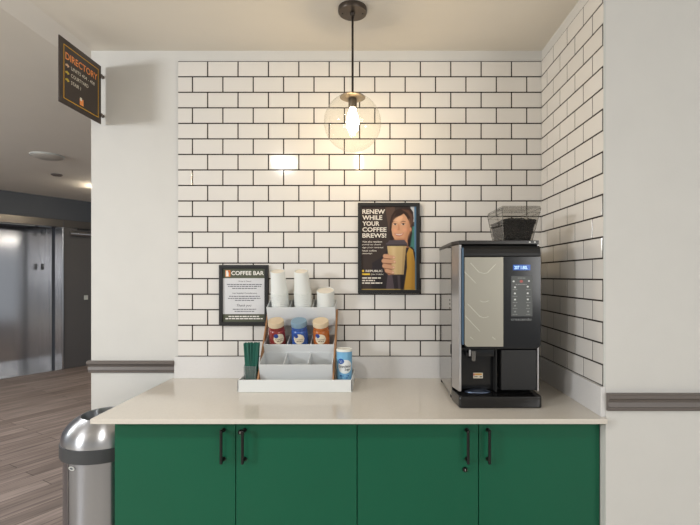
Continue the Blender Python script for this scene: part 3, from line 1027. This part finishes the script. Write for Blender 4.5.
M_keyd = mat('grey_key', srgb(140, 143, 142), 0.5)
key(521.2, 281.3, 0.0066, mat('red_key', srgb(172, 84, 80), 0.45))
for (x, y, mm) in ((513.5, 281.3, M_key), (528.8, 281.0, M_key), (514.9, 287.3, M_key), (527.6, 286.6, M_key), (514.8, 293.4, M_key), (527.6, 293.2, M_key), (514.9, 299.5, M_key),
                   (527.7, 299.4, M_key), (514.9, 305.7, M_keyd), (527.8, 305.5, M_keyd), (515.0, 311.6, M_keyd), (528.0, 311.5, M_keyd)):
    key(x, y, 0.0040, mm)
m = MB().use(M_keyd)
m.words(cmap(0.0017), 517.6, 525.2, 278.5, 277.7, 3)
m.words(cmap(0.0017), 515.4, 526.6, 284.9, 284.1, 4)
for y in (289.6, 296.3, 302.5, 308.5, 314.4):
    m.words(cmap(0.0017), 512.6, 517.2, y + 0.3, y - 0.3, int(y))
    m.words(cmap(0.0017), 526.0, 530.4, y + 0.3, y - 0.3, int(y) + 5)
m.build('key_captions', None, kp, smooth=0)
MB().text('crescendo', cmap(0.0006), 511.2, 531.4, 320.6, 317.9, bold=0.0).build('lettering', M_keyd, dr, smooth=0)
# cap and top plate
m = MB()
prof = [(FZ, 1.5195), (FZ - 0.001, 1.530), (FZ + 0.004, 1.548), (FZ + 0.016, 1.562), (FZ + 0.03, 1.5675), (FZ + 0.10, 1.5675), (FZ + 0.10, 1.5195)]
m.prism([(0.351, Y(z), h) for z, h in prof], (0.307, 0, 0), bevel=0.0012)
m.build('top_cap', M_blk_s, cm)
pts, e = prZ([(0.3165, 1.889), (0.334, 1.808), (0.655, 1.808), (0.655, 2.263), (0.3165, 2.263)], 1.568, 1.583)
tp = MB().prism(pts, e, bevel=0.0015).build('top_plate', mat('dark_brown_plate', srgb(40, 36, 34), 0.3), cm)
for x in (0.6175, 0.638):
    MB().lathe([(0.0036, 0), (0.0036, 0.0012), (0, 0.0016)], (x, Y(1.808), 1.576), 14, M=Matrix.Rotation(PI / 2, 4, 'X')).build('screw', M_filler, tp)
# brewing bay under the door
MB().box(0.345, 0.650, Y(1.872), Y(1.904), CT + 0.055, 1.1495).build('bay_back', M_blk, cm, smooth=0)
MB().box(0.345, 0.6505, Y(1.83), Y(1.8718), 1.142, 1.1495, bevel=0.001).build('bay_ceiling', M_dark, cm)
MB().box(0.4865, 0.492, Y(1.83), Y(1.8718), CT + 0.05, 1.1415, bevel=0.001).build('divider', M_dark, cm)
MB().box(0.5065, 0.650, Y(1.822), Y(1.8718), 0.977, 1.1405, bevel=0.003).build('waste_drawer', M_blk_s, cm)
m = MB()
m.box(0.366, 0.482, Y(1.832), Y(1.8718), 1.112, 1.1415, bevel=0.003)
m.prism([(0.360, Y(1.832), 1.1415), (0.385, Y(1.832), 1.1415), (0.385, Y(1.832), 1.112)], (0, 0.039, 0))
nz = m.build('spout_block', M_blk, cm)
m = MB()
m.lathe([(0.0, 1.094), (0.009, 1.094), (0.011, 1.098), (0.012, 1.136)], (0.398, Y(1.834), 0), 24)
m.build('spout', mat('dark_chrome', srgb(120, 118, 116), 0.25, metal=0.9), nz)
MB().box(0.378, 0.385, Y(1.8295), Y(1.832), 1.114, 1.140, bevel=0.001).build('spout_trim', M_strip, nz)
stz = 1.8716
def smap(u, v): return Vector(((u - 376) * stz / F, Y(stz), CAM_Z - (v - 276) * stz / F))
st = MB().box(smap(473.2, 0).x, smap(482.8, 0).x, Y(stz) - 0.0006, Y(stz), smap(0, 378.3).z, smap(0, 372.8).z).build('sticker', ink('sticker', 214, 206, 188), cm, smooth=0)
m = MB().use(ink('sticker_amber', 198, 148, 62))
s2 = lambda u, v: smap(u, v) + Vector((0, -0.001, 0))
rect(m, s2, 475.0, 481.8, 373.4, 375.0)
m.use(ink('sticker_red', 190, 70, 50)); rect(m, s2, 473.4, 474.6, 373.4, 375.6)
m.use(M_black); rect(m, s2, 479.8, 482.0, 376.2, 377.2); rect(m, s2, 473.9, 477.6, 376.3, 376.9)
m.build('sticker_print', None, st, smooth=0)
# drip tray
def tray_plan(g=0.0):
    return [(0.319, 1.905), (0.319, 1.886), (0.3270, 1.800), (0.3285, 1.784), (0.3335, 1.7765), (0.342, 1.775), (0.640, 1.775), (0.650, 1.7765), (0.657, 1.784), (0.659, 1.81), (0.659, 1.905)]
pts, e = prZ(tray_plan(), CT + 0.001, CT + 0.047)
dt = MB().prism(pts, e, bevel=0.004, seg=3).build('drip_tray', M_blk, cm)
m = MB()
m.lathe([(0.0, 0.0105), (0.02, 0.010), (0.04, 0.0075), (0.052, 0.003), (0.054, 0.0)], (0.418, Y(1.852), CT + 0.0472), 40, M=Matrix.Diagonal((1, 0.48, 1, 1)), cap=False)
m.build('cup_grate', mat('bluish_grate', srgb(110, 124, 150), 0.25, metal=0.9, bump=0.5, bump_scale=300), dt)
# bean hopper
HZ = 1.583
hb = [(0.520, 1.832), (0.637, 1.832), (0.637, 2.0), (0.520, 2.0)]
ht = [(0.505, 1.803), (0.661, 1.803), (0.661, 2.04), (0.505, 2.04)]
M_hop = clear_mat('smoky_clear_plastic', (0.80, 0.79, 0.77, 1), 0.06, 0.8, 0.0)
m = MB()
a = [m.bm.verts.new((x, Y(z), HZ + 0.0005)) for x, z in hb]
b = [m.bm.verts.new((x, Y(z), 1.713)) for x, z in ht]
for i in range(4):
    j = (i + 1) % 4
    m.bm.faces.new((a[i], a[j], b[j], b[i]))
m.bm.faces.new(a[::-1])
# stepped lid
tp_ = [m.bm.verts.new((0.583 + (x - 0.583) * 0.97, Y(1.92 + (z - 1.92) * 0.97), 1.722)) for x, z in ht]
for i in range(4):
    j = (i + 1) % 4
    m.bm.faces.new((b[i], b[j], tp_[j], tp_[i]))
m.bm.faces.new(tp_)
hp = m.build('bean_hopper', M_hop, cm, smooth=0)
m = MB()
for z, k in ((1.7125, 1.0), (1.695, 0.985)):
    c_ = [(0.583 + (x - 0.583) * k, Y(1.92 + (zz - 1.92) * k), z) for x, zz in ht]
    for i in range(4):
        m.cyl(c_[i], c_[(i + 1) % 4], 0.0009, 8)
for (x0, z0), (x1, z1) in zip(hb, ht):
    m.cyl((x0, Y(z0), HZ + 0.002), (x1, Y(z1), 1.7125), 0.0014, 8)
m.build('hopper_rim', clear_mat('clear_edge', (0.62, 0.62, 0.6, 1), 0.1, 0.3, 0.25, (0.5, 0.49, 0.46, 1)), hp)
def hop_xy(t, u, v, ins=0.005):
    """point in the hopper at height share t, u across, v deep"""
    x0 = 0.520 + (0.505 - 0.520) * t + ins; x1 = 0.637 + (0.661 - 0.637) * t - ins
    z0 = 1.832 + (1.803 - 1.832) * t + ins; z1 = 2.0 + (2.04 - 2.0) * t - ins
    return x0 + (x1 - x0) * u, Y(z0 + (z1 - z0) * v)
m = MB()
TOP = 0.66
lo = [m.bm.verts.new((*hop_xy(0.02, u, v, 0.007), HZ + 0.003)) for u, v in ((0, 0), (1, 0), (1, 1), (0, 1))]
hi = [m.bm.verts.new((*hop_xy(TOP, u, v, 0.007), HZ + 0.13 * TOP)) for u, v in ((0, 0), (1, 0), (1, 1), (0, 1))]
pk = m.bm.verts.new((*hop_xy(0.78, 0.5, 0.4), HZ + 0.13 * 0.76))
m.bm.faces.new(lo[::-1])
for i in range(4):
    j = (i + 1) % 4
    m.bm.faces.new((lo[i], lo[j], hi[j], hi[i]))
    m.bm.faces.new((hi[i], hi[j], pk))
rnd = random.Random(3)
def bean(x, y, z):
    m.sphere((x, y, z), 0.0056, 0.0040, 0.0034, seg=8, rings=5, M=Matrix.Rotation(rnd.uniform(0, PI), 4, 'Z') @ Matrix.Rotation(rnd.uniform(0, PI), 4, 'X'))
for _ in range(330):
    t = rnd.uniform(0.05, TOP); x, y = hop_xy(t, rnd.random(), 0, 0.0065); bean(x, y, HZ + 0.13 * t)
for _ in range(170):
    t = rnd.uniform(0.05, TOP); x, y = hop_xy(t, 0, rnd.random(), 0.0065); bean(x, y, HZ + 0.13 * t)
for _ in range(190):
    u, v = rnd.random(), rnd.random(); x, y = hop_xy(TOP, u, v, 0.01)
    bean(x, y, HZ + 0.13 * (TOP + 0.10 * (1 - max(abs(u - 0.5), abs(v - 0.4)) * 2)))
bn = m.build('coffee_beans', mat('roast_beans', srgb(24, 20, 17), 0.5), hp)
bn['kind'] = 'stuff'

# ================================================================== CONDIMENT TRAY AND RACK
M_white = mat('white_plastic', srgb(214, 217, 218), 0.35)
M_white2 = mat('white_tray', srgb(220, 223, 222), 0.3)
TX0, TX1, TZA, TZB = -0.623, -0.107, 2.022, 2.262
ty = thing('serving_tray', ((TX0 + TX1) / 2, Y(2.14), CT), 'low white rectangular tray on the counter under the condiment rack', 'tray')
m = MB()
m.box(TX0, TX1, Y(TZA), Y(TZB), CT + 0.0005, CT + 0.005, bevel=0.001)
m.box(TX0, TX1, Y(TZA), Y(TZA) + 0.006, CT + 0.004, CT + 0.056, bevel=0.0015)
m.box(TX0, TX1, Y(TZB) - 0.006, Y(TZB), CT + 0.004, CT + 0.056, bevel=0.0015)
m.box(TX0, TX0 + 0.006, Y(TZA), Y(TZB), CT + 0.004, CT + 0.056, bevel=0.0015)
m.box(TX1 - 0.006, TX1, Y(TZA), Y(TZB), CT + 0.004, CT + 0.056, bevel=0.0015)
m.build('tray_shell', M_white2, ty)

TF = CT + 0.0055                # tray floor
rk = thing('condiment_rack', (-0.369, Y(2.15), TF), 'three tier rack of tilted white bins between wooden side rails', 'rack')
TH = math.radians(22)
cb, sb = math.cos(TH), math.sin(TH)
RX0, RX1 = -0.5375, -0.2005
BIN_X = [-0.4815, -0.369, -0.2565]
tiers = [(2.060, 1.0335, 0.111, 0.098), (2.148, 1.113, 0.098, 0.100), (2.205, 1.286, 0.093, 0.101)]   # front rim distance, height, depth, height of bin
def bin_point(t, x, b_, c_):
    Zr, zr, _, _ = tiers[t]
    return Vector((x, Y(Zr + b_ * cb - c_ * sb), zr + b_ * sb + c_ * cb))
for t, (Zr, zr, dp, hh) in enumerate(tiers):
    M = Matrix(((1, 0, 0, 0), (0, cb, -sb, Y(Zr)), (0, sb, cb, zr), (0, 0, 0, 1)))
    m = MB()
    w_ = 0.003
    m.box(RX0, RX1, 0, w_, -hh, 0, bevel=0.0008, M=M)
    m.box(RX0, RX1, dp - w_, dp, -hh, 0, bevel=0.0008, M=M)
    m.box(RX0, RX1, w_, dp - w_, -hh, -hh + w_, M=M)
    for x in (RX0, RX1 - w_):
        m.box(x, x + w_, w_ * 0.8, dp - w_ * 0.8, -hh + w_, -0.0002, M=M)
    bn_ = m.build('bin', M_white, rk)
    for x in (RX0 + (RX1 - RX0) / 3, RX0 + 2 * (RX1 - RX0) / 3):
        MB().box(x - 0.0012, x + 0.0012, w_, dp - w_, -hh + w_, -0.0006, M=M).build('divider', M_white, bn_, smooth=0)
M_bamboo = mat('bamboo', srgb(160, 116, 76), 0.5, noise=0.12, scale=30, stretch=(6, 1, 1))
for x in (RX0 - 0.0075, RX1 + 0.0005):
    pr = [(2.052, TF + 0.0003), (2.125, TF + 0.0003), (2.294, 1.25), (2.294, 1.272), (2.262, 1.272), (2.052, 0.955)]
    MB().prism([(x, Y(z), h) for z, h in pr], (0.007, 0, 0), bevel=0.001).build('side_rail', M_bamboo, rk)

# ---- creamer jars
TILT = Matrix.Rotation(TH, 4, 'X')
def jar(x, body_col, lid_col, label, turn, text1):
    base = bin_point(1, x, 0.049, -0.0965)
    j = thing('creamer_jar', base, label, 'jar', 'creamer jars in the middle tier')
    j.rotation_euler = (TH, 0, 0)
    MM = Matrix.Translation(base) @ TILT
    key_ = 'jar_%d_%d_%d' % body_col
    bj = MB().lathe([(0.0, 0.0), (0.036, 0.0), (0.039, 0.004), (0.0395, 0.02), (0.0395, 0.142), (0.0380, 0.150), (0.0335, 0.156), (0.0335, 0.160), (0.0365, 0.163), (0.0365, 0.172), (0.034, 0.174), (0.0, 0.174)], seg=40, M=MM).build(
        'jar_body', mat(key_, srgb(*body_col), 0.22, noise=0.06, scale=25), j)
    MB().lathe([(0.0, 0.1745), (0.0375, 0.1745), (0.0385, 0.177), (0.0385, 0.195), (0.0365, 0.199), (0.0, 0.2)], seg=40, M=MM).build('lid', mat('lid_%d_%d_%d' % lid_col, srgb(*lid_col), 0.4), j)
    rr = 0.0399
    def lm(off):
        def f(u, v):             # u across the front in metres, v up
            a_ = u / rr + turn - PI / 2
            return MM @ Vector(((rr + off) * math.cos(a_), (rr + off) * math.sin(a_), v))
        return f
    m = MB().use(ink('label_cream', 226, 214, 190))
    # oval label laid in strips round the jar
    nst = 14
    for i in range(nst):
        u0, u1 = -0.027 + 0.054 * i / nst, -0.027 + 0.054 * (i + 1) / nst
        h0, h1 = 0.027 * math.sqrt(max(0, 1 - (u0 / 0.027) ** 2)), 0.027 * math.sqrt(max(0, 1 - (u1 / 0.027) ** 2))
        f = lm(0.0004)
        if i == 0: m.poly([f(u0, 0.119), f(u1, 0.119 - h1), f(u1, 0.119 + h1)])
        elif i == nst - 1: m.poly([f(u0, 0.119 - h0), f(u1, 0.119), f(u0, 0.119 + h0)])
        else: m.poly([f(u0, 0.119 - h0), f(u1, 0.119 - h1), f(u1, 0.119 + h1), f(u0, 0.119 + h0)])
    m.use(ink('label_blue', 44, 70, 140))
    for i in range(6):
        u0, u1 = -0.024 + 0.022 * i / 6, -0.024 + 0.022 * (i + 1) / 6
        c_ = -0.013
        h0, h1 = 0.011 * math.sqrt(max(0.02, 1 - ((u0 - c_) / 0.0112) ** 2)), 0.011 * math.sqrt(max(0.02, 1 - ((u1 - c_) / 0.0112) ** 2))
        f = lm(0.0008)
        m.poly([f(u0, 0.136 - h0), f(u1, 0.136 - h1), f(u1, 0.136 + h1), f(u0, 0.136 + h0)])
    m.use(ink('label_ink', 96, 76, 62))
    m.text(text1, lm(0.0009), -0.018, 0.021, 0.114, 0.122)
    m.words(lm(0.0009), -0.012, 0.016, 0.105, 0.109, 9)
    m.build('label', None, bj, smooth=40)
    return j
jar(BIN_X[0] + 0.002, (132, 50, 48), (206, 186, 156), 'red creamer jar with beige lid', 0.42, 'Creamer')
jar(BIN_X[1] - 0.001, (52, 88, 160), (120, 148, 168), 'blue creamer jar with grey blue lid', 0.05, 'Creamer')
jar(BIN_X[2] - 0.009, (176, 98, 44), (214, 194, 162), 'orange creamer jar with beige lid', 0.0, 'Creamer')

# ---- paper cups, upside down and nested
M_cup = mat('white_paper_cup', srgb(226, 229, 226), 0.5)
M_cupb = mat('cream_cup_base', srgb(222, 215, 202), 0.55)
def cup_proto(label, r_base, r_rim, h, group):
    """an upside-down cup, origin at the rim plane, base up"""
    c = thing('paper_cup', (0, 0, 0), label, 'cup', group)
    m = MB()
    m.lathe([(r_rim - 0.0035, 0.004), (r_rim - 0.001, 0.004), (r_rim, 0.0025), (r_rim - 0.001, 0.0005), (r_rim - 0.004, 0.0005), (r_rim - 0.0045, 0.004), (r_base - 0.0005, h - 0.001), (r_base, h), (r_base + 0.0012, h - 0.001), (r_rim - 0.0032, 0.0045)], seg=40, cap=False)
    m.build('cup_wall', M_cup, c)
    m = MB().lathe([(r_base - 0.0012, h - 0.0035), (0, h - 0.0035)], seg=40, cap=False)
    m.build('cup_base', M_cupb, c)
    return c
def cup_stack(x, n, pitch, total, r_base, r_rim, h, top_label, rest_label, group):
    first = None
    b0 = bin_point(2, x, 0.0465, -0.0975)
    up = Vector((0, -sb, cb))
    for k in range(n):
        p = b0 + up * ((total - h) * k / (n - 1))
        M = Matrix.Translation(p) @ TILT
        lab = top_label if k == n - 1 else rest_label
        if first is None:
            first = cup_proto(lab, r_base, r_rim, h, group)
            first.matrix_basis = M
        else:
            dup(first, M, lab, group)
cup_stack(BIN_X[0] + 0.004, 17, 0.010, 0.272, 0.0325, 0.0435, 0.112, 'top white paper cup of the tall stack beside the COFFEE BAR notice', 'white paper cup nested under the top one beside the COFFEE BAR notice', 'paper cups nested in the stack beside the notice')
cup_stack(BIN_X[1] + 0.006, 17, 0.010, 0.272, 0.0325, 0.0435, 0.112, 'top white paper cup of the tall stack above the blue jar', 'white paper cup nested in the tall stack above the blue jar', 'paper cups nested in the stack above the blue jar')
cup_stack(BIN_X[2] + 0.007, 8, 0.012, 0.170, 0.0415, 0.0465, 0.085, 'top wide paper cup of the short stack above the orange jar', 'wide paper cup nested in the short stack above the orange jar', 'wide paper cups nested in the short stack')

# ---- sugar canister
SX, SZ_ = -0.1505, 2.135
sg = thing('sugar_canister', (SX, Y(SZ_), TF), 'light blue round sugar canister with white lid in the tray', 'canister')
M_sugar = mat('sugar_blue', srgb(116, 174, 212), 0.4, noise=0.05, scale=18)
sbd = MB().lathe([(0, 0.0), (0.0365, 0.0), (0.037, 0.002), (0.037, 0.160), (0.0365, 0.162), (0, 0.162)], (SX, Y(SZ_), TF), 48).build('tube', M_sugar, sg)
MB().lathe([(0, 0.1622), (0.0375, 0.1622), (0.0378, 0.164), (0.0378, 0.172), (0.0365, 0.174), (0.0345, 0.1742), (0.034, 0.172), (0, 0.172)], (SX, Y(SZ_), TF), 48).build('lid', mat('white_lid', srgb(228, 228, 220), 0.4), sg)
def sgm(off):
    r_ = 0.0371 + off
    return lambda u, v: Vector((SX + r_ * math.cos(u / 0.0371 - PI / 2 + 0.07), Y(SZ_) + r_ * math.sin(u / 0.0371 - PI / 2 + 0.07), TF + v))
m = MB().use(ink('sugar_white', 226, 230, 230))
def wrap_oval(m, f, cu, cv, ru, rv, n=16):
    for i in range(n):
        u0, u1 = -1 + 2 * i / n, -1 + 2 * (i + 1) / n
        h0, h1 = rv * math.sqrt(max(0, 1 - u0 * u0)), rv * math.sqrt(max(0, 1 - u1 * u1))
        p = [f(cu + u0 * ru, cv - h0), f(cu + u1 * ru, cv - h1), f(cu + u1 * ru, cv + h1), f(cu + u0 * ru, cv + h0)]
        if i == 0: p = p[:3]
        if i == n - 1: p = [p[0], p[1], p[3]]
        m.poly(p)
wrap_oval(m, sgm(0.0003), 0.004, 0.094, 0.036, 0.032)
m.use(ink('sugar_navy', 34, 84, 160))
wrap_oval(m, sgm(0.0006), -0.016, 0.119, 0.0155, 0.0125)
m.use(MATS['print_sugar_white'])
m.text('Great', sgm(0.0009), -0.024, -0.008, 0.1195, 0.124)
m.text('Value', sgm(0.0009), -0.024, -0.008, 0.1135, 0.118)
m.use(ink('sugar_text', 52, 58, 70))
m.text('Granulated', sgm(0.0009), -0.028, 0.032, 0.090, 0.102, bold=0.01)
m.text('Sugar', sgm(0.0009), 0.002, 0.030, 0.073, 0.087, bold=0.01)
m.use(MATS['print_sugar_navy'])
m.words(sgm(0.0006), -0.022, 0.022, 0.048, 0.054, 1)
m.words(sgm(0.0006), -0.016, 0.016, 0.039, 0.044, 2)
m.build('label', None, sbd, smooth=40)

# ---- stirrers in their clear holder
HX0, HX1, HZ0, HZ1 = -0.609, -0.5535, 2.075, 2.125
M_acr = clear_mat('clear_acrylic', (0.86, 0.88, 0.88, 1), 0.05, 0.25, 0.06, (0.8, 0.82, 0.82, 1))
hd = thing('stirrer_holder', ((HX0 + HX1) / 2, Y(2.1), TF), 'clear open box holding green stirrers in the tray', 'holder')
m = MB()
m.box(HX0, HX1, Y(HZ0), Y(HZ1), TF + 0.0003, TF + 0.002)
m.box(HX0, HX1, Y(HZ0), Y(HZ0) + 0.0018, TF + 0.002, 1.022)
m.box(HX0, HX1, Y(HZ1) - 0.0018, Y(HZ1), TF + 0.002, 1.034)
m.box(HX0, HX0 + 0.0018, Y(HZ0) + 0.0018, Y(HZ1) - 0.0018, TF + 0.002, 1.030)
m.box(HX1 - 0.0018, HX1, Y(HZ0) + 0.0018, Y(HZ1) - 0.0018, TF + 0.002, 1.030)
hbx = m.build('clear_box', M_acr, hd, smooth=0)
m = MB()
for y_, z_ in ((Y(HZ0), 1.022), (Y(HZ1), 1.034)):
    m.cyl((HX0, y_, z_), (HX1, y_, z_), 0.0009, 6)
for x_ in (HX0, HX1):
    m.cyl((x_, Y(HZ0), 1.022), (x_, Y(HZ1), 1.034), 0.0009, 6)
    m.cyl((x_, Y(HZ0), TF + 0.002), (x_, Y(HZ0), 1.022), 0.0009, 6)
m.build('polished_edge', mat('acrylic_edge', srgb(120, 126, 126), 0.3), hbx)
M_stir = mat('green_stirrer', srgb(10, 84, 70), 0.45)
rnd = random.Random(11)
NST = 33
first = None
for k in range(NST):
    row, colk = divmod(k, 11)
    f_ = min(1.0, max(0.0, colk / 10.0 + rnd.uniform(-0.04, 0.04)))
    bx = -0.597 + f_ * 0.037
    by = Y(HZ0) + 0.010 + row * 0.0125 + rnd.uniform(-0.002, 0.002)
    top = Vector((-0.611 + 0.066 * f_ + rnd.uniform(-0.003, 0.003), by - 0.010 + row * 0.004 + rnd.uniform(-0.004, 0.004), 1.136 + rnd.uniform(-0.006, 0.005) - (0.005 if f_ > 0.5 else 0)))
    bot = Vector((bx, by, TF + 0.0035))
    d = top - bot
    M = Matrix.Translation(bot) @ d.to_track_quat('Z', 'Y').to_matrix().to_4x4()
    M = M @ Matrix.Rotation(math.atan2(M[1][0], M[0][0]) * -1 + rnd.uniform(-0.35, 0.35), 4, 'Z')
    if first is None:
        first = MB().box(-0.0036, 0.0036, -0.0008, 0.0008, 0, 0.204, bevel=0.0005, seg=1).build('stir_stick', M_stir)
        tag(first, 'dark green stir stick in the clear box beside the condiment rack', 'stirrer', 'green stir sticks')
        first.matrix_basis = M
    else:
        c = first.copy()
        COL.objects.link(c)
        c.matrix_basis = M
